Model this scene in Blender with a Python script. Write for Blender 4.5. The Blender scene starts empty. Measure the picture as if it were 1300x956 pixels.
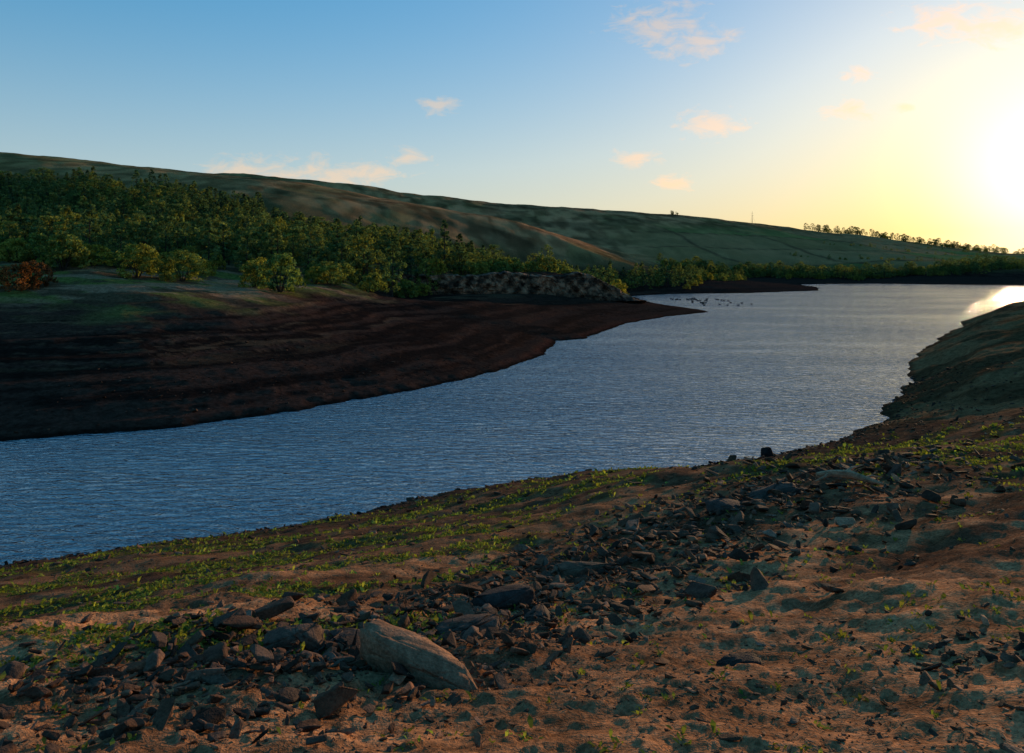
import bpy, bmesh, math, random
import numpy as np
from mathutils import Vector
random.seed(7); rng=np.random.default_rng(11)
scene=bpy.context.scene
scene.view_settings.view_transform='Standard'; scene.view_settings.look='None'
scene.view_settings.exposure=0; scene.view_settings.gamma=1
COL=scene.collection
SUN_AZ=36.0; SUN_EL=5.0

# ---------------- noise helpers ----------------
def h2(xi,yi,s):
    h=(xi*374761393+yi*668265263+s*144269)&0xffffffff
    h=((h^(h>>13))*1274126177)&0xffffffff
    h=h^(h>>16)
    return (h&0xffffff)/float(0xffffff)
def vn(x,y,s=0):
    x=np.asarray(x,float);y=np.asarray(y,float)
    xf=np.floor(x);yf=np.floor(y);xi=xf.astype(np.int64);yi=yf.astype(np.int64)
    fx=x-xf;fy=y-yf;fx=fx*fx*(3-2*fx);fy=fy*fy*(3-2*fy)
    a=h2(xi,yi,s);b=h2(xi+1,yi,s);c=h2(xi,yi+1,s);d=h2(xi+1,yi+1,s)
    return (a*(1-fx)+b*fx)*(1-fy)+(c*(1-fx)+d*fx)*fy
def fbm(x,y,s=0,o=4):
    t=0;a=.5;n=0
    for i in range(o):
        t=t+a*vn(x,y,s+i*17);n+=a;a*=.5
        x,y=x*1.62+y*1.2+3.1,y*1.62-x*1.2+7.7
    return t/n
def ss(a,b,x):
    t=np.clip((x-a)/(b-a),0,1);return t*t*(3-2*t)

# ---------------- terrain definition (metres, water level z=0) ----------------
near_shore=[(-600,-40),(-200,0),(-90,14),(-45,26),(-23.5,34.4),(-17,37.2),(-10.6,40.3),(-6,44.5),(0,47.5),(8,49.5),(15.4,52.2),(18.7,53.8),(23.7,57.8),(30,63.3),
 (34.2,67.5),(36.3,72.7),(41.6,80.6),(46.5,87.5),(52.4,98.5),(62.3,115.6),(74.9,133),(85.6,147.8),(107.3,177.3),(125.4,198.5),(137.6,211),(160,233),(210,266),(400,300),(900,330),(1500,350)]
far_shore=[(1500,480),(900,460),(600,470),(350,475),(321,492),(252,532),(196.5,511),(177,429),(160.6,391),(113.5,359.5),(73.7,350),(51.2,324),(51.3,295),(51.6,261),(55,237.5),(57,218),
 (41.8,198.5),(28,177.3),(19.8,156.5),(14.2,141.5),(8.3,135.7),(3.5,110.8),(-4.8,91.7),(-12.7,80.6),(-20.4,71.9),(-24.8,67.2),(-30,63.3),(-38.9,59.6),(-60,55),(-100,52),(-200,60),(-600,80)]
poly=np.array(near_shore+far_shore,float)
cl=np.array([(-600,20),(-200,30),(-90,33),(-40,45),(-5,60),(15,75),(30,95),(45,130),(70,200),(110,300),(200,400),(600,400),(1500,430)],float)
def sdist(X,Y):
    n=len(poly);d=np.full(X.shape,1e18);ins=np.zeros(X.shape,bool)
    for i in range(n):
        ax,ay=poly[i];bx,by=poly[(i+1)%n]
        ex,ey=bx-ax,by-ay;wx,wy=X-ax,Y-ay
        t=np.clip((wx*ex+wy*ey)/(ex*ex+ey*ey),0,1)
        d=np.minimum(d,(wx-t*ex)**2+(wy-t*ey)**2)
        if ay!=by:
            ins^=((ay>Y)!=(by>Y))&(X<ex*(Y-ay)/(by-ay)+ax)
    d=np.sqrt(d);return np.where(ins,-d,d)
RAx=[-1500,-800,-390,-222,-156,-96,-30,30,100,200,300];RAz=[125,120,100.5,83,77,65,52,40,25,15,14]
RBx=[-3000,-1500,-650,-260,-160,-50,30,120,220,330,410,470,580,650,800,1500,3000]
RBz=[190,170,146,125.6,111,97,92,85.6,80,66.6,56,52,36,28.7,23.5,22,30]
CA=np.array([-34.,220.]);CB=np.array([36.,233.]);CL=np.linalg.norm(CB-CA);CD=(CB-CA)/CL;CN=np.array([-CD[1],CD[0]])
def terrain(X,Y):
    X=np.asarray(X,float);Y=np.asarray(Y,float)
    R=np.hypot(X,Y)
    sd=sdist(X,Y)
    sd=sd+(fbm(X/5,Y/5,3)-.5)*2.0*ss(0,15,R)+(vn(X/1.1,Y/1.1,8)-.5)*.5+(fbm(X/18,Y/18,5)-.5)*6*ss(110,300,R)
    near=Y<np.interp(X,cl[:,0],cl[:,1])
    zn=np.interp(sd,[-60,-5,0,3,10,18,24,33,37,40,43,60,100,400,3000],[-6,-1.2,0,1.1,3.2,5.4,7.2,9.4,10.85,11.8,12.35,13.5,16,30,40])
    zn=zn+1.0*np.exp(-(((X+5)/4.5)**2+((Y-7)/6)**2))
    zn=zn+(fbm(X/7,Y/7,21)-.5)*.6*ss(2,12,sd)*ss(2,14,R)
    zn=zn+ss(1,9,sd)*ss(66,85,R)*(X>20)*1.6*(.4+fbm(X/14,Y/14,23))
    k=np.interp(X,[-40,0,30,200],[1,.8,.55,.5])
    pf=np.interp(sd,[-60,-5,0,3,10,36,60,90,130,1000],[-6,-1.2,0,.8,2,5.4,9,13.3,14.5,16])
    zf=k*pf; zf=zf+(14-zf)*ss(60,170,sd)
    zf=zf+(fbm(X/25,Y/25,31)-.5)*2.0*ss(5,50,sd)
    al=(X-CA[0])*CD[0]+(Y-CA[1])*CD[1];ac=(X-CA[0])*CN[0]+(Y-CA[1])*CN[1]
    m=ss(-18,2,al)*ss(CL+16,CL-2,al)*ss(-75,-25,ac)*(ac<3)
    zf=np.where(m>0,zf+(np.minimum(zf,5.0)-zf)*m,zf)
    top=(10.7+2.2*(fbm(X/7,Y/7,33)-.5))*ss(-18,0,al)*ss(CL+12,CL-16,al)*ss(-.2,1.8,ac)*ss(60,30,ac)
    zf=np.where(sd>0,np.maximum(zf,top),zf)
    def terr(z,p,a): return z+a*p/(2*math.pi)*np.sin(z*2*math.pi/p)
    tz=.5+.5*vn(X/9,Y/9,77)
    zn=np.where(sd>0,terr(zn,.5,.55*tz*ss(0,2,sd)),zn)
    zf=np.where((sd>0),terr(terr(zf,1.1,.7*tz*ss(14,11,zf)),.4,1.0*tz*ss(14,11,zf)),zf)
    A=(np.interp(X,RAx,RAz)-14)*np.where(Y<600,ss(150,600,Y),1-.35*ss(600,900,Y))
    B=(np.interp(X*1000/np.maximum(Y,400),RBx,RBz)-14)*np.where(Y<1000,ss(560,1040,Y)/ss(560,1040,1000),1-.5*ss(1000,2500,Y))
    hill=np.maximum(np.maximum(A,B),0)*ss(60,200,sd)
    hill=hill*(1+.09*(fbm(X/70,Y/90,41)-.5))
    zf=zf+hill+(fbm(X/40,Y/40,44)-.5)*3.2*ss(450,800,Y)+(fbm(X/9,Y/16,45)-.5)*.9*ss(400,600,Y)
    z=np.where(near,zn,zf)
    d=ss(-.2,2.5,sd)
    fa=np.where(near,1.0,.4)
    cl1=fbm(X/.33,Y/.33,52,3)
    z=z+d*((fbm(X/1.3,Y/1.3,51)-.5)*.12*fa+(cl1-.5)*.08*ss(60,20,R)+(vn(X/.1,Y/.1,53)-.5)*.022*ss(18,9,R))
    z=z+d*near*ss(.52,.62,fbm(X/.16,Y/.16,54,3))*.025*ss(25,10,R)
    z=z+d*near*ss(60,80,R)*(fbm(X/3.5,Y/3.5,56)-.5)*.9
    return z,sd,near,hill
def gz(x,y):
    return float(terrain(np.array([x]),np.array([y]))[0][0])

# ---------------- node helpers ----------------
def newmat(name):
    m=bpy.data.materials.new(name);m.use_nodes=True;nt=m.node_tree;nt.nodes.clear()
    o=nt.nodes.new('ShaderNodeOutputMaterial');return m,nt,o
def N(nt,t,**kw):
    n=nt.nodes.new(t)
    for k,v in kw.items(): setattr(n,k,v)
    return n
def L(nt,a,b): nt.links.new(a,b)
def math_(nt,op,a,b=None,c=None,clamp=False):
    n=nt.nodes.new('ShaderNodeMath');n.operation=op;n.use_clamp=clamp
    for i,v in enumerate((a,b,c)):
        if v is None: continue
        if hasattr(v,'links'): nt.links.new(v,n.inputs[i])
        else: n.inputs[i].default_value=v
    return n.outputs[0]
def mixc(nt,f,a,b,bt='MIX'):
    n=nt.nodes.new('ShaderNodeMix');n.data_type='RGBA';n.blend_type=bt
    for s,v in ((n.inputs[0],f),(n.inputs[6],a),(n.inputs[7],b)):
        if hasattr(v,'links'): nt.links.new(v,s)
        else: s.default_value=v
    return n.outputs[2]
def noise(nt,vec,sc,det=6,rough=.6,dist=0):
    n=nt.nodes.new('ShaderNodeTexNoise');n.inputs['Scale'].default_value=sc;n.inputs['Detail'].default_value=det
    n.inputs['Roughness'].default_value=rough;n.inputs['Distortion'].default_value=dist
    if vec is not None: nt.links.new(vec,n.inputs['Vector'])
    return n.outputs['Fac']
def ramp(nt,f,stops):
    n=nt.nodes.new('ShaderNodeValToRGB');nt.links.new(f,n.inputs[0]);e=n.color_ramp.elements
    while len(e)<len(stops): e.new(.5)
    for i,(p,c) in enumerate(stops):
        e[i].position=p;e[i].color=(c,c,c,1) if not isinstance(c,tuple) else (*c,1)
    return n.outputs[0]

def build_mesh(name,V,F,cols=None,smooth=False,fs=3):
    V=np.ascontiguousarray(V,dtype=np.float32);F=np.ascontiguousarray(F,dtype=np.int32)
    me=bpy.data.meshes.new(name);me.vertices.add(len(V));me.vertices.foreach_set('co',V.ravel())
    me.loops.add(F.size);me.loops.foreach_set('vertex_index',F.ravel())
    me.polygons.add(len(F));me.polygons.foreach_set('loop_start',np.arange(0,F.size,fs,dtype=np.int32))
    me.update(calc_edges=True)
    me.polygons.foreach_set('use_smooth',np.full(len(F),smooth,dtype=bool))
    if cols is not None:
        a=me.color_attributes.new('Col','FLOAT_COLOR','POINT')
        c=np.ones((len(V),4),np.float32);c[:,:cols.shape[1]]=cols;a.data.foreach_set('color',c.ravel())
    me.validate();return me
def addobj(name,me,mat=None,parent=None):
    o=bpy.data.objects.new(name,me);COL.objects.link(o)
    if mat and me and not me.materials: me.materials.append(mat)
    if parent: o.parent=parent
    return o

# ---------------- terrain mesh ----------------
ang=np.concatenate([np.arange(-180,-46,3.0),np.arange(-46,-40,1.0),np.arange(-40,40.01,.22),np.arange(41,46,1.0),np.arange(46,180,3.0)])
ang=np.radians(ang);na=len(ang)
rr=[.5]
while rr[-1]<6000: rr.append(rr[-1]*(1.0085 if rr[-1]<60 else 1.006 if rr[-1]<240 else 1.0085 if rr[-1]<1300 else 1.03)+.002)
rr=np.array(rr);nr=len(rr)
RR,AA=np.meshgrid(rr,ang,indexing='ij')
X=(RR*np.sin(AA)).ravel();Y=(RR*np.cos(AA)).ravel()
Z,SD,NEAR,HILL=terrain(X,Y)
Rr=np.hypot(X,Y)
def c3(*c): return np.array(c,float)[None,:]
def mix(a,b,f): return a+(b-a)*f[:,None]
sand=c3(.38,.183,.085);dark=c3(.058,.032,.020);soil=c3(.18,.088,.043);green=c3(.10,.12,.03)
n1=fbm(X/2.2,Y/2.2,61);n2=fbm(X/.7,Y/.7,62);n3=fbm(X/6,Y/6,63)
def weedmask(X,Y,SD):
    R=np.hypot(X,Y)
    st=.5+.5*np.sin(SD*1.7+3*fbm(X/6,Y/6,65)+1.0)
    m=ss(.50,.66,fbm(X/2.5,Y/2.5,64)*.5+.33*st+.2*fbm(X/.6,Y/.6,66))*ss(4,8,SD)
    m=m*(1-.93*ss(-1.0,1.5,X)*ss(26,17,R))
    m=m*ss(62,52,R)*ss(5.5,8.5,R)
    return m
cn=mix(np.repeat(soil,len(X),0),sand,ss(.40,.58,n1)*ss(16,34,SD)*.95)
cn=mix(cn,dark,ss(.50,.62,n2*.6+n3*.4)*.65)
cn=mix(cn,sand*.95,ss(.62,.5,n3)*ss(33,38,SD)*.6)
cn=mix(cn,dark,ss(13,4,SD+(n3-.5)*10)*.9)
cn=mix(cn,dark,ss(.52,.66,fbm(SD*.9,(X-Y)/9,67,3))*.75*ss(36,28,SD))
WM=weedmask(X,Y,SD)
cn=mix(cn,green*.6,WM*.5)
HL=ss(58,72,Rr)*(X>15)
hcol=mix(np.repeat(c3(.085,.045,.021),len(X),0),c3(.19,.10,.045),ss(.42,.65,fbm(X/6,Y/6,68)))
hcol=mix(hcol,c3(.13,.09,.033),ss(9,18,SD)*.6)
cn=mix(cn,hcol,HL)
cn=mix(cn,dark*.75,ss(.9,.0,SD)*.8)
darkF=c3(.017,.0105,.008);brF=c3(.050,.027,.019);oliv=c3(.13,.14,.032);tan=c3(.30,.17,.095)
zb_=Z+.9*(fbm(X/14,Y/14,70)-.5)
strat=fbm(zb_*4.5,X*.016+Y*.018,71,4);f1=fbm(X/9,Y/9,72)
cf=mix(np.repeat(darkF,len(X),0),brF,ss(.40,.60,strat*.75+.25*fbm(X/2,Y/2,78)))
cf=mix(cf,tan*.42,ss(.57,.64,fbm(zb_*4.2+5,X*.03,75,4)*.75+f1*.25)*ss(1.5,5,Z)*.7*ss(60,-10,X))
cf=mix(cf,tan*.5,ss(.64,.70,fbm(X/2.2,Y/1.2,76,3))*.6*ss(2,5,Z)*ss(130,80,Rr))
upl=ss(6.0,9.6,Z+(f1-.5)*4)*ss(10,-35,X)
cf=mix(cf,c3(.11,.07,.036),upl*.75)
cf=mix(cf,oliv,upl*ss(.42,.55,fbm(X/7,Y/4,73))*.85)
cf=mix(cf,tan*.95,upl*ss(.50,.58,fbm(X/13,Y/4,74))*.8)
up2=ss(75,120,SD+(f1-.5)*30)
cf=mix(cf,c3(.06,.055,.022),up2*.9)
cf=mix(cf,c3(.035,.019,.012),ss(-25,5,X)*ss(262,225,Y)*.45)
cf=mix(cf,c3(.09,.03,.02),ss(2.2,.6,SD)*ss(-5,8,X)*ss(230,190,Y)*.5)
cx=np.floor((X+Y*.3)/105+.6*vn(Y/160,Y/200,80)).astype(np.int64);cy=np.floor((Y-X*.2)/85).astype(np.int64)
cell=h2(cx,cy,81)
moor=mix(np.repeat(c3(.34,.165,.070),len(X),0),c3(.22,.130,.050),ss(.4,.6,fbm(X/60,Y/60,82)))
moor=mix(moor,c3(.42,.19,.085),ss(.46,.58,fbm(X/22,Y/80,83))*.6)
moor=mix(moor,c3(.12,.066,.032),ss(.50,.60,fbm(X/45+9,Y/20,84))*.65)
moor=mix(moor,c3(.20,.165,.060),ss(0,-250,X)*.4)
moor=moor*(.65+.7*ss(.3,.7,fbm(X/8,Y/22,85,3)))[:,None]
moor=mix(moor,moor*.5,ss(.05,.0,np.abs(fbm(X/55,Y/150,86)-.5))*.7)
field=mix(np.repeat(c3(.21,.14,.05),len(X),0),c3(.36,.20,.09),cell)
field=np.where((cell>.8)[:,None],c3(.17,.19,.055),field)
fx_=(X+Y*.3)/105+.6*vn(Y/160,Y/200,80);fy_=(Y-X*.2)/85
edge=np.minimum(np.abs(fx_-np.round(fx_))*105,np.abs(fy_-np.round(fy_))*85)
field=mix(field,c3(.05,.035,.02),ss(3.5,1.5,edge)*.8)
lowh=ss(68,40,Z)*ss(250,350,Y)*ss(50,160,X)
hc=mix(moor,field,lowh*.75)
cf=mix(cf,hc,ss(330,460,Y)*ss(80,150,SD))
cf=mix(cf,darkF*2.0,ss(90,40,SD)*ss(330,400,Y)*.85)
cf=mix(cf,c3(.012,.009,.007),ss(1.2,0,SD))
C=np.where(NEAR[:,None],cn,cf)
V=np.stack([X,Y,Z],1)
i=np.arange(nr-1)[:,None]*na;j=np.arange(na)[None,:];j2=(j+1)%na
F=np.stack([(i+j),(i+j2),(i+na+j2),(i+na+j)],-1).reshape(-1,4)
F=F[:,::-1]
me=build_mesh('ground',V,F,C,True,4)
bm=bmesh.new();bm.from_mesh(me);bm.verts.ensure_lookup_table()
try: bm.faces.new([bm.verts[q] for q in range(na)][::-1])
except Exception as e: print(e)
bm.to_mesh(me);bm.free()

m,nt,o=newmat('ground_soil')
geo=N(nt,'ShaderNodeNewGeometry');pos=geo.outputs['Position']
col=N(nt,'ShaderNodeVertexColor',layer_name='Col')
b=N(nt,'ShaderNodeBsdfDiffuse')
nA=noise(nt,pos,1.7,6,.72);nB=noise(nt,pos,24,3,.7)
v1=ramp(nt,nA,[(.3,.35),(.72,1.65)]);v2=ramp(nt,nB,[(.28,.4),(.72,1.55)])
c=mixc(nt,1,col.outputs[0],v1,'MULTIPLY');c=mixc(nt,1,c,v2,'MULTIPLY')
L(nt,c,b.inputs[0])
bp=N(nt,'ShaderNodeBump');bp.inputs['Distance'].default_value=.12;bp.inputs['Strength'].default_value=.75
hh=math_(nt,'ADD',nA,math_(nt,'MULTIPLY',nB,.28))
L(nt,hh,bp.inputs['Height']);L(nt,bp.outputs[0],b.inputs['Normal']);L(nt,b.outputs[0],o.inputs[0])
addobj('ground',me,m)

# ---------------- water ----------------
me=bpy.data.meshes.new('reservoir_water')
me.from_pydata([(-620,-60,0),(1600,-60,0),(1600,700,0),(-620,700,0)],[],[(0,1,2,3)])
m,nt,o=newmat('water')
geo=N(nt,'ShaderNodeNewGeometry');pos=geo.outputs['Position']
mp=N(nt,'ShaderNodeMapping');mp.inputs['Rotation'].default_value=(0,0,math.radians(24));mp.inputs['Scale'].default_value=(.5,1.2,1);L(nt,pos,mp.inputs['Vector'])
w1=noise(nt,mp.outputs[0],1.5,3,.62,.6);w2=noise(nt,mp.outputs[0],.11,2,.5);w4=noise(nt,mp.outputs[0],.03,3,.6)
b=N(nt,'ShaderNodeBsdfPrincipled');b.inputs['Base Color'].default_value=(.05,.07,.095,1);b.inputs['Roughness'].default_value=.07
b.inputs['IOR'].default_value=2.7
bp=N(nt,'ShaderNodeBump');bp.inputs['Distance'].default_value=.26;bp.inputs['Strength'].default_value=1.0
gust=ramp(nt,w4,[(.35,.6),(.65,1.25)])
hh=math_(nt,'ADD',math_(nt,'MULTIPLY',w1,gust),math_(nt,'MULTIPLY',w2,1.2))
L(nt,hh,bp.inputs['Height']);L(nt,bp.outputs[0],b.inputs['Normal']);L(nt,b.outputs[0],o.inputs[0])
addobj('reservoir_water',me,m)

# ---------------- rock materials ----------------
def rockmat(name,usecol=True,base=(.1,.08,.065),bs=1,sc=6):
    m,nt,o=newmat(name)
    tc=N(nt,'ShaderNodeNewGeometry').outputs['Position']
    b=N(nt,'ShaderNodeBsdfPrincipled');b.inputs['Roughness'].default_value=.88;b.inputs['Specular IOR Level'].default_value=.1
    if usecol: base_=N(nt,'ShaderNodeVertexColor',layer_name='Col').outputs[0]
    else: base_=(*base,1)
    n1=noise(nt,tc,sc,5,.7);n2=noise(nt,tc,sc*7,3,.7)
    c=mixc(nt,1,base_,ramp(nt,n1,[(.3,.5),(.7,1.5)]),'MULTIPLY');c=mixc(nt,1,c,ramp(nt,n2,[(.3,.6),(.7,1.35)]),'MULTIPLY')
    L(nt,c,b.inputs['Base Color'])
    bp=N(nt,'ShaderNodeBump');bp.inputs['Distance'].default_value=.03*bs;bp.inputs['Strength'].default_value=.8
    L(nt,math_(nt,'ADD',n1,math_(nt,'MULTIPLY',n2,.4)),bp.inputs['Height']);L(nt,bp.outputs[0],b.inputs['Normal']);L(nt,b.outputs[0],o.inputs[0])
    return m
stone_mat=rockmat('shale_stone')

# ---------------- cliff ----------------
nu,nv=420,40
ul=np.linspace(-10,CL+6,nu)
tb=np.maximum(terrain(CA[0]+CD[0]*ul+CN[0]*4,CA[1]+CD[1]*ul+CN[1]*4)[0],terrain(CA[0]+CD[0]*ul+CN[0]*6,CA[1]+CD[1]*ul+CN[1]*6)[0])
U,Vv=np.meshgrid(ul,np.linspace(0,1,nv),indexing='ij')
topz=(tb+.15+1.1*(fbm(ul/2.0,ul*0,91)-.5))[:,None]+0*U
zz=2.6+(topz-2.6)*Vv
off=5.0*(fbm(U/6,U*0+zz*.1,92)-.5)+2.0*np.floor(vn(U/2.6+zz*.25,zz/2.6,93)*4)/4+.8*np.floor(vn(U/.9,zz/.9,94)*3)/3+.5*fbm(U/.4,zz/.3,95)
off=off*(1-.3*Vv)-1.0-3.2*(1-Vv)**1.5
off[:,-1]=4.0;off[:,-2]=np.maximum(off[:,-2]+.7,off[:,-2])
PX=CA[0]+CD[0]*U+CN[0]*off;PY=CA[1]+CD[1]*U+CN[1]*off
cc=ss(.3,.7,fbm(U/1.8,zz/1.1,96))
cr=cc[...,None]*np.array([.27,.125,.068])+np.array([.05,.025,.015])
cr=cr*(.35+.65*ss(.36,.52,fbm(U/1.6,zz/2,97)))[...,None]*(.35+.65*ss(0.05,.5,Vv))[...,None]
V=np.stack([PX,PY,zz],-1).reshape(-1,3)
i=np.arange(nu-1)[:,None]*nv;j=np.arange(nv-1)[None,:]
F=np.stack([i+j,i+nv+j,i+nv+j+1,i+j+1],-1).reshape(-1,4)
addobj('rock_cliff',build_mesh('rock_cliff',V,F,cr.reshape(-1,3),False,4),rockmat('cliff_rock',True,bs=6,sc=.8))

# ---------------- stones ----------------
def hull(npts,flat,seed,bev=0):
    r=random.Random(seed);bm=bmesh.new()
    for _ in range(npts):
        v=Vector((r.gauss(0,1),r.gauss(0,1),r.gauss(0,1))).normalized()
        v=Vector((max(-.75,min(.75,v.x)),max(-.6,min(.6,v.y)),max(-.6,min(.6,v.z))))*r.uniform(.8,1.0)
        bm.verts.new((v.x,v.y*.9,v.z*flat))
    res=bmesh.ops.convex_hull(bm,input=bm.verts)
    bmesh.ops.delete(bm,geom=[g for g in bm.verts if not g.link_faces],context='VERTS')
    if bev: bmesh.ops.bevel(bm,geom=bm.edges[:],offset=bev,segments=1,affect='EDGES')
    bmesh.ops.triangulate(bm,faces=bm.faces)
    bm.verts.ensure_lookup_table();bm.verts.index_update()
    V=np.array([v.co[:] for v in bm.verts]);F=np.array([[v.index for v in f.verts] for f in bm.faces]);bm.free();return V,F
protos=[hull(random.randint(12,22),random.uniform(.35,.9),s,.05) for s in range(14)]
def rotm(n,tilt):
    a=rng.uniform(0,2*math.pi,n);t=rng.normal(0,tilt,n);p=rng.normal(0,tilt,n)
    ca,sa=np.cos(a),np.sin(a);Rz=np.zeros((n,3,3));Rz[:,0,0]=ca;Rz[:,0,1]=-sa;Rz[:,1,0]=sa;Rz[:,1,1]=ca;Rz[:,2,2]=1
    ct,st=np.cos(t),np.sin(t);Rx=np.zeros((n,3,3));Rx[:,0,0]=1;Rx[:,1,1]=ct;Rx[:,1,2]=-st;Rx[:,2,1]=st;Rx[:,2,2]=ct
    cp,sp=np.cos(p),np.sin(p);Ry=np.zeros((n,3,3));Ry[:,1,1]=1;Ry[:,0,0]=cp;Ry[:,0,2]=sp;Ry[:,2,0]=-sp;Ry[:,2,2]=cp
    return Rz@Rx@Ry
def scatter(name,x,y,s,mat,base=(.085,.066,.055),lift=.12,tilt=.3,onz=None):
    z,sd,ne,_=terrain(x,y);ok=sd>-.1
    x,y,s,z=x[ok],y[ok],s[ok],z[ok]
    if onz is not None: z=z+onz[ok]
    pid=rng.integers(0,len(protos),len(x));Vs=[];Fs=[];Cs=[];k=0
    for p,(pv,pf) in enumerate(protos):
        q=np.where(pid==p)[0]
        if not len(q): continue
        M=rotm(len(q),tilt);sc=s[q,None]*np.stack([rng.uniform(.8,1.6,len(q)),rng.uniform(.6,1,len(q)),rng.uniform(.35,.75,len(q))],1)
        P=pv[None]*sc[:,None,:]*.6
        P=np.einsum('nij,nkj->nki',M,P)+np.stack([x[q],y[q],z[q]+lift*s[q]],1)[:,None,:]
        f=pf[None]+(np.arange(len(q))*len(pv))[:,None,None]+k
        k+=len(q)*len(pv)
        br=np.exp(rng.normal(0,.45,len(q)));wm=rng.uniform(0,1,len(q))
        cb=np.array(base)[None]*br[:,None]*(1+wm[:,None]*np.array([.6,.1,-.2]))
        Vs.append(P.reshape(-1,3));Fs.append(f.reshape(-1,3));Cs.append(np.repeat(cb,len(pv),0))
    return addobj(name,build_mesh(name,np.concatenate(Vs),np.concatenate(Fs),np.concatenate(Cs),False,3),mat)
bandp=np.array([(-3.4,5.9),(-2.4,6.7),(-1.2,7.9),(0,10.0),(1.6,12.8),(4.2,16),(8,19.5),(13,25)])
def band(n,w0):
    t=rng.uniform(0,1,n)*(len(bandp)-1);i=np.minimum(t.astype(int),len(bandp)-2);f=t-i
    p=bandp[i]*(1-f)[:,None]+bandp[i+1]*f[:,None];d=np.hypot(p[:,0],p[:,1])
    w=w0*(.32+d*.09);return p[:,0]+rng.normal(0,1,n)*w*.9,p[:,1]+rng.normal(0,1,n)*w*1.1
nb_=6200
bx,by=band(nb_,1.0);bd=np.hypot(bx,by)
bs=np.exp(rng.normal(-2.7,.62,nb_))*(.6+bd*.06)
lx=rng.normal(3.9,.5,200);ly=rng.normal(6.0,.4,200);ls=np.exp(rng.normal(-2.7,.5,200))
scatter('shale_rubble',np.concatenate([bx,lx]),np.concatenate([by,ly]),np.minimum(np.concatenate([bs,ls]),.6),stone_mat,base=(.066,.042,.029),onz=np.concatenate([np.abs(rng.normal(0,.03,nb_)),np.zeros(200)]))
def wedge(n,r0,r1,a=40):
    r=np.exp(rng.uniform(math.log(r0),math.log(r1),n));t=np.radians(rng.uniform(-a,a,n));return r*np.sin(t),r*np.cos(t),r
x,y,r=wedge(42000,1.8,62);rp=ss(0,2.5,x-(r-7)*.25)*ss(30,15,r)
keep=(fbm(x/1.5,y/1.5,101)+.12*rng.normal(size=len(x))+.08*ss(10,25,r)-.09*rp>.53);x,y,r=x[keep],y[keep],r[keep]
s=np.exp(rng.normal(-4.0,.65,len(x)))*(.6+r*.085)
scatter('loose_stones',x,y,np.minimum(s,.55),stone_mat,base=(.09,.055,.036),tilt=.2)
xx=rng.uniform(-45,50,60000);yy=rng.uniform(25,100,60000);sdd=sdist(xx,yy);nr_=yy<np.interp(xx,cl[:,0],cl[:,1])
k=(sdd>0)&(((rng.random(60000)<np.exp(-sdd/4)*.85)&nr_)|((rng.random(60000)<.07)&~nr_))
scatter('shoreline_stones',xx[k],yy[k],np.minimum(np.exp(rng.normal(-1.75,.45,k.sum())),.7),stone_mat,base=(.036,.024,.017))
def boulder(x,y,sx,sy,sz,rz,base,seed,tilt=0.0,sink=.3,name='boulder',taper=0.,bev=.07):
    bm=bmesh.new();r=random.Random(seed)
    for _ in range(26):
        v=Vector((r.gauss(0,1),r.gauss(0,1),r.gauss(0,1))).normalized()
        v=Vector((max(-.85,min(.85,v.x)),max(-.7,min(.7,v.y)),max(-.65,min(.65,v.z))))
        bm.verts.new(v)
    bmesh.ops.convex_hull(bm,input=bm.verts)
    bmesh.ops.delete(bm,geom=[g for g in bm.verts if not g.link_faces],context='VERTS')
    bmesh.ops.bevel(bm,geom=bm.edges[:],offset=bev,segments=2,affect='EDGES')
    bmesh.ops.triangulate(bm,faces=bm.faces)
    bmesh.ops.subdivide_edges(bm,edges=bm.edges[:],cuts=2,use_grid_fill=True)
    co=np.array([v.co[:] for v in bm.verts])
    d=(fbm(co[:,0]*3+co[:,2]*2+seed,co[:,1]*3+co[:,2],seed)-.5)*.2
    for v,q in zip(bm.verts,d):
        t=1-taper*v.co.x
        v.co*=1+q;v.co.x*=sx*.6;v.co.y*=sy*.6*t;v.co.z*=sz*.7*t
    me=bpy.data.meshes.new(name);bm.to_mesh(me);bm.free()
    a=me.color_attributes.new('Col','FLOAT_COLOR','POINT')
    a.data.foreach_set('color',np.tile(np.array([*base,1],np.float32),(len(me.vertices),1)).ravel())
    for p in me.polygons: p.use_smooth=True
    ob=addobj(name,me,stone_mat);ob.location=(x,y,gz(x,y)+sz*(.5-sink));ob.rotation_euler=(0,tilt,rz);return ob
boulder(-.80,6.45,1.2,.44,.36,math.radians(-26),(.23,.12,.065),29,math.radians(15),.22,taper=.15,bev=.05)
boulder(-2.15,7.3,.62,.42,.38,.3,(.10,.06,.04),5)
boulder(-1.6,7.4,.6,.4,.2,-.2,(.06,.04,.03),6)
boulder(-.5,8.6,.75,.45,.25,.2,(.08,.053,.038),7)
boulder(-.1,10.2,.9,.55,.38,.5,(.045,.032,.026),8)
boulder(.35,9.4,.5,.4,.22,1.1,(.055,.04,.03),9)
boulder(1.2,12.5,1.0,.55,.3,.2,(.11,.068,.042),10)
boulder(6.3,18.2,1.6,.7,.35,.35,(.07,.048,.036),12,-.15)
boulder(4.9,17.0,1.0,.8,.3,-.3,(.06,.042,.033),13)
boulder(2.0,6.6,.40,.26,.13,.1,(.04,.029,.023),14)
boulder(17.1,50.2,.85,.7,1.0,.4,(.02,.016,.015),15,0,.25)
boulder(-4.3,8.0,.12,.09,.07,.3,(.3,.24,.19),16)

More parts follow.
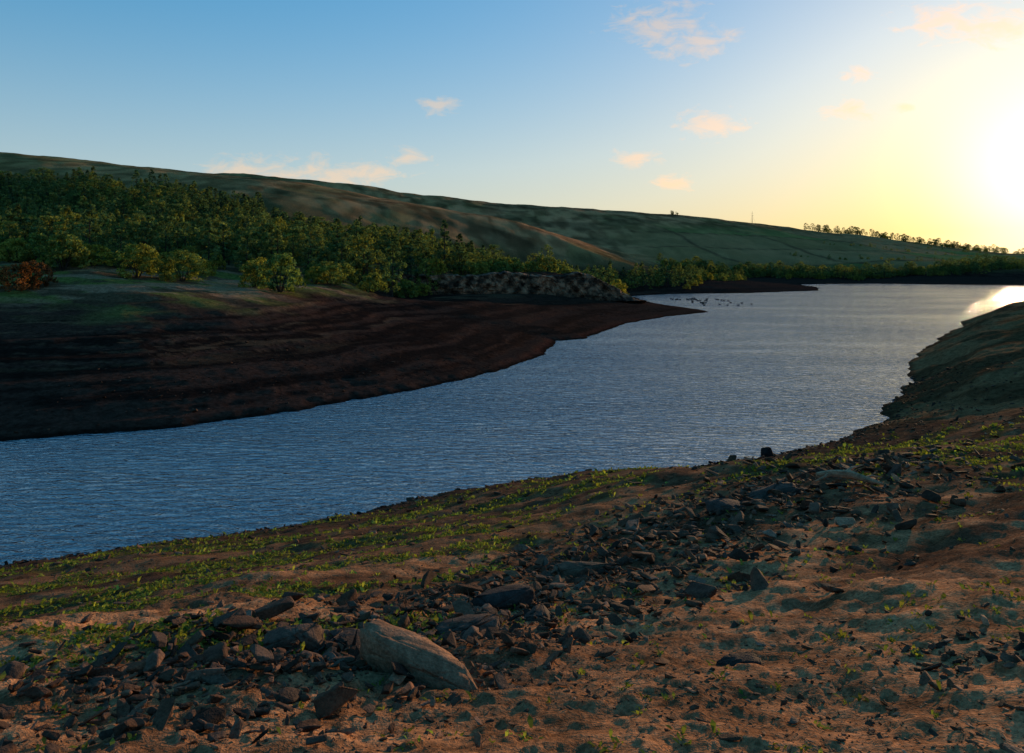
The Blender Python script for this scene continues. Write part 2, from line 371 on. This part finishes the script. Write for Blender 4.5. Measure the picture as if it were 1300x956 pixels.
# ---------------- driftwood ----------------
def tube(bm,pts,rad,seg=8,seed=0):
    r=random.Random(seed);rings=[]
    for i,(p,ra) in enumerate(zip(pts,rad)):
        p=Vector(p);d=(Vector(pts[min(i+1,len(pts)-1)])-Vector(pts[max(i-1,0)])).normalized()
        u=d.orthogonal().normalized();w=d.cross(u)
        rings.append([bm.verts.new(p+(u*math.cos(a)+w*math.sin(a))*ra*r.uniform(.85,1.15)) for a in [2*math.pi*k/seg for k in range(seg)]])
    for a,b_ in zip(rings,rings[1:]):
        for k in range(seg):
            bm.faces.new((a[k],a[(k+1)%seg],b_[(k+1)%seg],b_[k]))
    bm.faces.new(rings[0][::-1]);bm.faces.new(rings[-1])
wood=rockmat('weathered_wood',False,(.38,.22,.125),1,9)
bm=bmesh.new();zb=gz(8.1,18)
tube(bm,[(-.75,0,.1),(-.4,.05,.16),(0,0,.17),(.35,-.08,.12),(.75,-.05,.03)],[.05,.09,.1,.07,.03],8,1)
tube(bm,[(-.1,0,.17),(.1,.15,.3),(.35,.2,.38)],[.06,.035,.012],6,2)
tube(bm,[(-.45,.05,.15),(-.6,-.2,.12),(-.85,-.32,.02)],[.05,.035,.015],6,3)
tube(bm,[(.3,-.05,.12),(.55,.12,.16),(.8,.2,.12)],[.04,.025,.01],6,4)
me=bpy.data.meshes.new('driftwood');bm.to_mesh(me);bm.free()
ob=addobj('driftwood',me,wood);ob.location=(8.1,18,zb+.12);ob.rotation_euler=(0,.05,-.15)

# ---------------- weeds ----------------
def leafmat(name,tr=.35):
    m,nt,o=newmat(name)
    c=N(nt,'ShaderNodeVertexColor',layer_name='Col').outputs[0]
    oi=N(nt,'ShaderNodeObjectInfo').outputs['Random']
    c=mixc(nt,1,c,ramp(nt,oi,[(0,(.6,.8,.95)),(.5,(1.0,1.0,1.0)),(1,(1.5,1.2,.8))]),'MULTIPLY')
    d=N(nt,'ShaderNodeBsdfDiffuse');t=N(nt,'ShaderNodeBsdfTranslucent');L(nt,c,d.inputs[0])
    L(nt,mixc(nt,1,c,(1.5,1.5,.6,1),'MULTIPLY'),t.inputs[0])
    mx=N(nt,'ShaderNodeMixShader');mx.inputs[0].default_value=tr;L(nt,d.outputs[0],mx.inputs[1]);L(nt,t.outputs[0],mx.inputs[2]);L(nt,mx.outputs[0],o.inputs[0]);return m
leaf=leafmat('leaf_foliage',.4)
x,y,r=wedge(80000,3.0,75,41);z,sd,ne,_=terrain(x,y)
wm=weedmask(x,y,sd)
k=ne&(rng.random(len(x))<wm*.6+.006*(r<60))&(sd>1.5);x,y,z,r=x[k],y[k],z[k],r[k];n=len(x);nb=9
print('weeds',n)
az=rng.uniform(0,2*math.pi,(n,nb));ln=(.024+.0021*r)[:,None]*np.exp(rng.normal(0,.35,(n,nb)));el=rng.uniform(.25,1.2,(n,nb));wd=ln*.24
bxp=x[:,None]+rng.normal(0,.3,(n,nb))*ln*1.8;byp=y[:,None]+rng.normal(0,.3,(n,nb))*ln*1.8;bz=z[:,None]-.003
dx=np.cos(az)*np.cos(el);dy=np.sin(az)*np.cos(el);dz=np.sin(el);px,py=-np.sin(az),np.cos(az)
def P(a,w,zf): return np.stack([bxp+dx*ln*a+px*w*wd,byp+dy*ln*a+py*w*wd,bz+dz*ln*zf],-1)
Vw=np.stack([P(0,-.4,0),P(0,.4,0),P(.55,1,.65),P(1.15,0,.85),P(.55,-1,.65)],2).reshape(-1,3)
idx=np.arange(n*nb)[:,None]*5
F=np.concatenate([idx+np.array([0,1,2]),idx+np.array([0,2,4]),idx+np.array([4,2,3])])
br=np.exp(rng.normal(0,.3,(n,1)))*np.ones((n,nb));yl=rng.uniform(0,1,(n,1))*np.ones((n,nb))
cw=(np.stack([.15+.10*yl,.19+.03*yl,.035+0*yl],-1)*br[...,None]).reshape(-1,3)
addobj('weed_plants',build_mesh('weed_plants',Vw,F,np.repeat(cw,5,0),False,3),leaf)

# ---------------- trees ----------------
bark=rockmat('bark',False,(.07,.055,.045),1,5)
def tree_mesh(name,kind,seed):
    g=np.random.default_rng(seed);bm=bmesh.new()
    col={'bush':(.15,.175,.05),'autumn':(.13,.065,.035),'pine':(.05,.085,.045),'birch':(.105,.145,.058),'oak':(.105,.14,.054)}[kind]
    if kind=='autumn': kind='bush'
    if kind=='bush': H,Rw,cb=5.2,3.7,.02
    elif kind=='pine': H,Rw,cb=12.5,2.9,.12
    elif kind=='birch': H,Rw,cb=11.0,2.5,.12
    else: H,Rw,cb=9.5,3.5,.12
    if kind=='bush':
        for q in range(5):
            a=q*1.3;tube(bm,[(0,0,-.5),(math.cos(a)*.8,math.sin(a)*.8,1.3),(math.cos(a)*1.8,math.sin(a)*1.8,3.2)],[.14,.09,.03],5,q)
    else:
        tube(bm,[(0,0,-.8),(.1,0,H*.3),(-.05,.1,H*.65),(0,0,H*.95)],[.22,.17,.1,.02],6,seed)
        for q in range(9):
            a=q*2.4;h=H*(.2+.075*q);l=Rw*(.9-.06*q);tube(bm,[(0,0,h),(math.cos(a)*l*.5,math.sin(a)*l*.5,h+l*.25),(math.cos(a)*l,math.sin(a)*l,h+l*.45)],[.07,.045,.015],4,q)
    bmesh.ops.triangulate(bm,faces=bm.faces);bm.verts.index_update()
    bv=np.array([v.co[:] for v in bm.verts]);bf=np.array([[v.index for v in f.verts] for f in bm.faces]);bm.free()
    nc=64 if kind!='bush' else 95
    h=g.uniform(0,1,nc)**.85;a=g.uniform(0,2*math.pi,nc)
    if kind=='bush': env=np.sqrt(np.clip(1-(h*1.0-.25)**2/.62,0.02,1))
    elif kind=='pine': env=(1-h)**.75*.95+.05
    elif kind=='birch': env=np.sin(np.pi*np.clip(h*.8+.16,0,1))**.8*np.where(h>.55,1-.75*(h-.55),1)
    else: env=np.sqrt(np.clip(1-(h-.4)**2/.36,.03,1))
    env=np.clip(env,.04,1)
    rad=env*Rw*g.uniform(.35,1,nc)**.5*(1+.18*np.sin(a*3+seed))
    C0=np.stack([np.cos(a)*rad,np.sin(a)*rad,H*(cb+(1-cb)*h)],1)
    cr=g.uniform(.4,.95,nc)*(.8*(1.1-.4*h) if kind in('birch','pine') else 1.0)
    shade=g.uniform(.45,1.55,nc)
    nl=24 if kind!='bush' else 30;ci=np.repeat(np.arange(nc),nl);n=len(ci)
    d=g.normal(size=(n,3));d/=np.linalg.norm(d,axis=1)[:,None]
    p=C0[ci]+d*(cr[ci]*g.uniform(.45,1.05,n))[:,None]*np.array([1,1,.75])
    nrm=d+np.array([0,0,.5])+.6*g.normal(size=(n,3));nrm/=np.linalg.norm(nrm,axis=1)[:,None]
    u=np.cross(nrm,g.normal(size=(n,3)));u/=np.linalg.norm(u,axis=1)[:,None]+1e-6;w=np.cross(nrm,u)
    s=g.uniform(.09,.25,n)[:,None]
    q=np.stack([p-u*s*1.2,p+w*s*.75,p+u*s*1.2,p-w*s*.75],1).reshape(-1,3)
    ii=np.arange(n)[:,None]*4;F=np.concatenate([ii+np.array([0,1,2]),ii+np.array([0,2,3])])
    cl_=np.array(col)[None]*shade[ci][:,None]*g.uniform(.8,1.2,(n,1))
    Vv=np.concatenate([bv,q]);FF=np.concatenate([bf,F+len(bv)]);cc=np.concatenate([np.tile([.06,.05,.04],(len(bv),1)),np.repeat(cl_,4,0)])
    me=build_mesh(name,Vv,FF,cc,False,3);me.materials.append(leaf);return me
TM={k:[tree_mesh(f'{k}_crown_{i}',k,100+i*7+hash_) for i in range(4)] for hash_,k in enumerate(['bush','pine','birch','oak','autumn'])}
fe=np.array([(-900,150),(-300,130),(-200,135),(-98,144),(-62,151),(-35,180),(-19,226),(-5,247),(13.5,258),(68,335),(113,420),(160,500)],float)
be=np.array([(-900,420),(-300,400),(-200,380),(-100,350),(-30,335),(20,350),(80,400),(130,470),(160,520)],float)
def empty(name):
    e=bpy.data.objects.new(name,None);COL.objects.link(e);return e
wood_e=empty('woodland')
pts=[]
g=5.9
for ix in range(int(-400/g),int(165/g)):
    for iy in range(int(120/g),int(510/g)):
        x=ix*g+random.uniform(-.5,.5)*g*.95;y=iy*g+random.uniform(-.5,.5)*g*.95
        if abs(x)>y*.82+20: continue
        f=np.interp(x,fe[:,0],fe[:,1])+ (float(vn(x/14,y*0+1,5))-.5)*16*(1 if x<-30 else .6);bk=np.interp(x,be[:,0],be[:,1])+(float(vn(x/25,1.0,6))-.5)*40
        if y<f or y>bk: continue
        pts.append((x,y,y-f))
pts=np.array(pts);pz,psd,_,_=terrain(pts[:,0],pts[:,1])
print('trees',len(pts))
nchild=0
def put(kind,x,y,z,s,parent=None,name=None,sz=None):
    global nchild;nchild+=1
    o=bpy.data.objects.new(name or 'tree',random.choice(TM[kind]));COL.objects.link(o)
    o.location=(x,y,z-.1);o.scale=(s*random.uniform(.9,1.15),s*random.uniform(.9,1.15),(sz or s)*random.uniform(.85,1.15));o.rotation_euler=(0,0,random.uniform(0,6.28));o.parent=parent;return o
for (x,y,dp),z,sd_ in zip(pts,pz,psd):
    if sd_<12: continue
    pv=float(vn(x/22+3,y/22,9))*.6+random.random()*.4
    if dp<12: kind='bush' if random.random()<.75 else 'birch';s=random.uniform(.55,1.05)
    elif pv>.70: kind='pine';s=random.uniform(.75,1.1)
    elif pv>.5: kind='birch';s=random.uniform(.65,1.2)
    else: kind='oak';s=random.uniform(.65,1.25)
    s*=np.interp(x,[-40,60,160],[1,.9,.8])
    if y<300 and x>-10: kind='bush' if random.random()<.8 else 'oak'
    put(kind,x,y,z,s,wood_e,'tree_part')
for t,d,s,k,nm in [(-.66,118,.8,'autumn','autumn_shrub'),(-.635,121,.7,'autumn','autumn_shrub'),(-.60,140,1.1,'bush','willow_tree'),(-.50,138,1.0,'bush','willow_tree'),(-.44,142,1.0,'bush','willow_tree'),(-.31,147,1.3,'bush','willow_tree'),(-.345,148,.9,'bush','willow_tree'),(-.565,150,1.1,'birch','birch_tree'),
 (-.16,184,1.2,'birch','birch_tree'),(-.09,232,1.25,'pine','pine_tree'),(-.07,234,1.2,'pine','pine_tree'),(-.025,248,1.1,'bush','willow_tree'),(.0,252,1.1,'bush','willow_tree'),(.045,258,1.1,'bush','willow_tree'),(.08,270,1.1,'bush','willow_tree'),(.11,282,1.0,'bush','willow_tree'),(.14,292,1.1,'bush','willow_tree')]:
    x=t*d;put(k,x,d,gz(x,d),s,None,nm)
hedge=empty('distant_tree_line')
xs=[];ys=[];sc=[]
def add(x,y,s): xs.append(x);ys.append(y);sc.append(s)
for _ in range(520):
    x=random.uniform(115,560);add(x,550+random.gauss(0,10)+.10*x,random.uniform(.5,1.05)*(1.15-.3*(x-115)/445))
for _ in range(130):
    x=random.uniform(385,640);add(x,random.gauss(985,8),random.uniform(.45,1.1))
for _ in range(70):
    x=random.uniform(560,900);add(x,random.gauss(960,30),random.uniform(.6,1.0))
for _ in range(7): add(random.gauss(218,4),995+random.gauss(0,3),random.uniform(.4,.7))
for _ in range(110):
    q=random.choice([(250,700,420,640),(330,800,600,730),(480,870,700,800)]);t=random.random();add(q[0]+(q[2]-q[0])*t,q[1]+(q[3]-q[1])*t+random.gauss(0,2),random.uniform(.2,.45))
tz,tsd,_,_=terrain(np.array(xs),np.array(ys))
for x,y,s,z,sd_ in zip(xs,ys,sc,tz,tsd):
    if sd_>10: put(random.choice(['oak','bush','oak']),x,y,z,s,hedge,'tree_part')

# ---------------- mast on the skyline ----------------
bm=bmesh.new()
tube(bm,[(0,0,0),(0,0,9),(0,0,17)],[.35,.22,.1],6,1)
for h,l in [(11,2.2),(14,1.6)]: tube(bm,[(-l,0,h),(0,0,h+.1),(l,0,h)],[.08,.11,.08],4,2)
for a in (0,2.1,4.2): tube(bm,[(math.cos(a)*5,math.sin(a)*5,-1),(math.cos(a)*2.5,math.sin(a)*2.5,5.5),(0,0,12)],[.05,.05,.05],4,3)
me=bpy.data.meshes.new('radio_mast');bm.to_mesh(me);bm.free()
ob=addobj('radio_mast',me,bark);ob.location=(321,1000,gz(321,1000)-1)

# ---------------- geese resting on the water ----------------
bm=bmesh.new()
for q in range(40):
    x=random.uniform(64,84);y=random.uniform(248,300)
    if q<24: y=random.gauss(292,5);x=random.uniform(62,82)
    a=random.uniform(-.6,.6)+math.pi*random.randint(0,1);ca,sa=1.35*math.cos(a),1.35*math.sin(a)
    def T(p): return (x+p[0]*ca-p[1]*sa,y+p[0]*sa+p[1]*ca,p[2]*1.35)
    tube(bm,[T(p) for p in [(-.38,0,.2),(-.26,0,.14),(0,0,.1),(.2,0,.12),(.28,0,.18)]],[.03,.16,.22,.17,.06],7,q)
    tube(bm,[T(p) for p in [(.2,0,.16),(.27,0,.32),(.28,0,.46),(.34,0,.49),(.46,0,.45)]],[.09,.05,.055,.065,.02],6,q)
me=bpy.data.meshes.new('goose_flock');bm.to_mesh(me);bm.free()
addobj('goose_flock',me,rockmat('goose_feathers',False,(.03,.025,.022),.2,9))

# ---------------- camera ----------------
cam=bpy.data.cameras.new('camera');co=bpy.data.objects.new('camera',cam);COL.objects.link(co)
co.location=(0,0,14);co.rotation_euler=(math.radians(90),0,0)
cam.sensor_width=36;cam.lens=950/1300*36;cam.shift_y=-143/1300;cam.clip_end=20000;cam.clip_start=.1
scene.camera=co

# ---------------- light ----------------
sun=bpy.data.lights.new('sun','SUN');sun.energy=4.5;sun.angle=math.radians(.6);sun.color=(1,.62,.32)
so=bpy.data.objects.new('sun',sun);COL.objects.link(so)
az_,el_=math.radians(SUN_AZ),math.radians(SUN_EL)
dirv=Vector((math.sin(az_)*math.cos(el_),math.cos(az_)*math.cos(el_),math.sin(el_)))
so.rotation_euler=dirv.to_track_quat('Z','Y').to_euler()
w=bpy.data.worlds.new('World');scene.world=w;w.use_nodes=True;nt=w.node_tree;nt.nodes.clear()
out=N(nt,'ShaderNodeOutputWorld');bg=N(nt,'ShaderNodeBackground');bg.inputs['Strength'].default_value=.15
sky=N(nt,'ShaderNodeTexSky');sky.sky_type='NISHITA';sky.sun_disc=False;sky.sun_elevation=el_;sky.sun_rotation=az_
sky.air_density=1;sky.dust_density=.8;sky.ozone_density=2.5;sky.altitude=200
gm=N(nt,'ShaderNodeGamma');gm.inputs[1].default_value=.46;L(nt,sky.outputs[0],gm.inputs[0])
hs=N(nt,'ShaderNodeHueSaturation');hs.inputs['Saturation'].default_value=2.0;hs.inputs['Value'].default_value=2.7;L(nt,gm.outputs[0],hs.inputs['Color'])
skyc=mixc(nt,1,hs.outputs[0],(.88,.98,1.07,1),'MULTIPLY')
tc=N(nt,'ShaderNodeTexCoord').outputs['Generated'];sp=N(nt,'ShaderNodeSeparateXYZ');L(nt,tc,sp.inputs[0])
hz=math_(nt,'POWER',math_(nt,'SUBTRACT',1.0,math_(nt,'MULTIPLY',math_(nt,'MAXIMUM',sp.outputs[2],0.0),2.8),clamp=True),1.8)
sdot=N(nt,'ShaderNodeVectorMath',operation='DOT_PRODUCT');L(nt,tc,sdot.inputs[0]);sdot.inputs[1].default_value=tuple(dirv)
sd0=math_(nt,'MAXIMUM',sdot.outputs['Value'],0.0)
wf=math_(nt,'POWER',sd0,4.0)
hazec=mixc(nt,wf,(3.6,3.8,4.0,1),(6.6,5.0,3.2,1))
skyc=mixc(nt,math_(nt,'MULTIPLY',hz,.82),skyc,hazec)
au=math_(nt,'POWER',sd0,240.0);au2=math_(nt,'POWER',sd0,40.0)
skyc=mixc(nt,au,skyc,(9,7.2,4.6,1),'ADD');skyc=mixc(nt,au2,skyc,(.8,.55,.2,1),'ADD')
ysafe=math_(nt,'MAXIMUM',sp.outputs[1],.05)
u=math_(nt,'DIVIDE',sp.outputs[0],ysafe);v=math_(nt,'MULTIPLY',math_(nt,'DIVIDE',sp.outputs[2],ysafe),2.2)
cmb=N(nt,'ShaderNodeCombineXYZ');L(nt,u,cmb.inputs[0]);L(nt,v,cmb.inputs[1])
blobs=[(-.37,.120,.045),(-.31,.117,.05),(-.25,.111,.055),(-.19,.119,.04),(-.14,.142,.028),(-.095,.210,.026),(.20,.318,.06),(.25,.295,.045),
 (.265,.188,.040),(.17,.14,.026),(.215,.110,.022),(.445,.205,.026),(.455,.252,.022),(.525,.21,.014),(.57,.325,.05),(.64,.32,.055)]
tot=None
for (a,b_,r_) in blobs:
    vd=N(nt,'ShaderNodeVectorMath',operation='DISTANCE');L(nt,cmb.outputs[0],vd.inputs[0]);vd.inputs[1].default_value=(a,b_*2.2,0)
    e=math_(nt,'DIVIDE',vd.outputs['Value'],r_)
    tot=e if tot is None else math_(nt,'MINIMUM',tot,e)
cn_=noise(nt,cmb.outputs[0],24,5,.65,.5)
msk=ramp(nt,math_(nt,'ADD',math_(nt,'SUBTRACT',1.0,math_(nt,'MULTIPLY',tot,.6)),math_(nt,'MULTIPLY',math_(nt,'SUBTRACT',cn_,.5),2.8)),[(.28,0.0),(1.0,1.0)])
cloudc=mixc(nt,1,mixc(nt,1,skyc,(1.0,.75,.62,1),'MULTIPLY'),(2.3,1.4,.8,1),'ADD')
fin=mixc(nt,math_(nt,'MULTIPLY',msk,.85),skyc,cloudc)
L(nt,fin,bg.inputs[0]);L(nt,bg.outputs[0],out.inputs[0])
print('children',nchild)
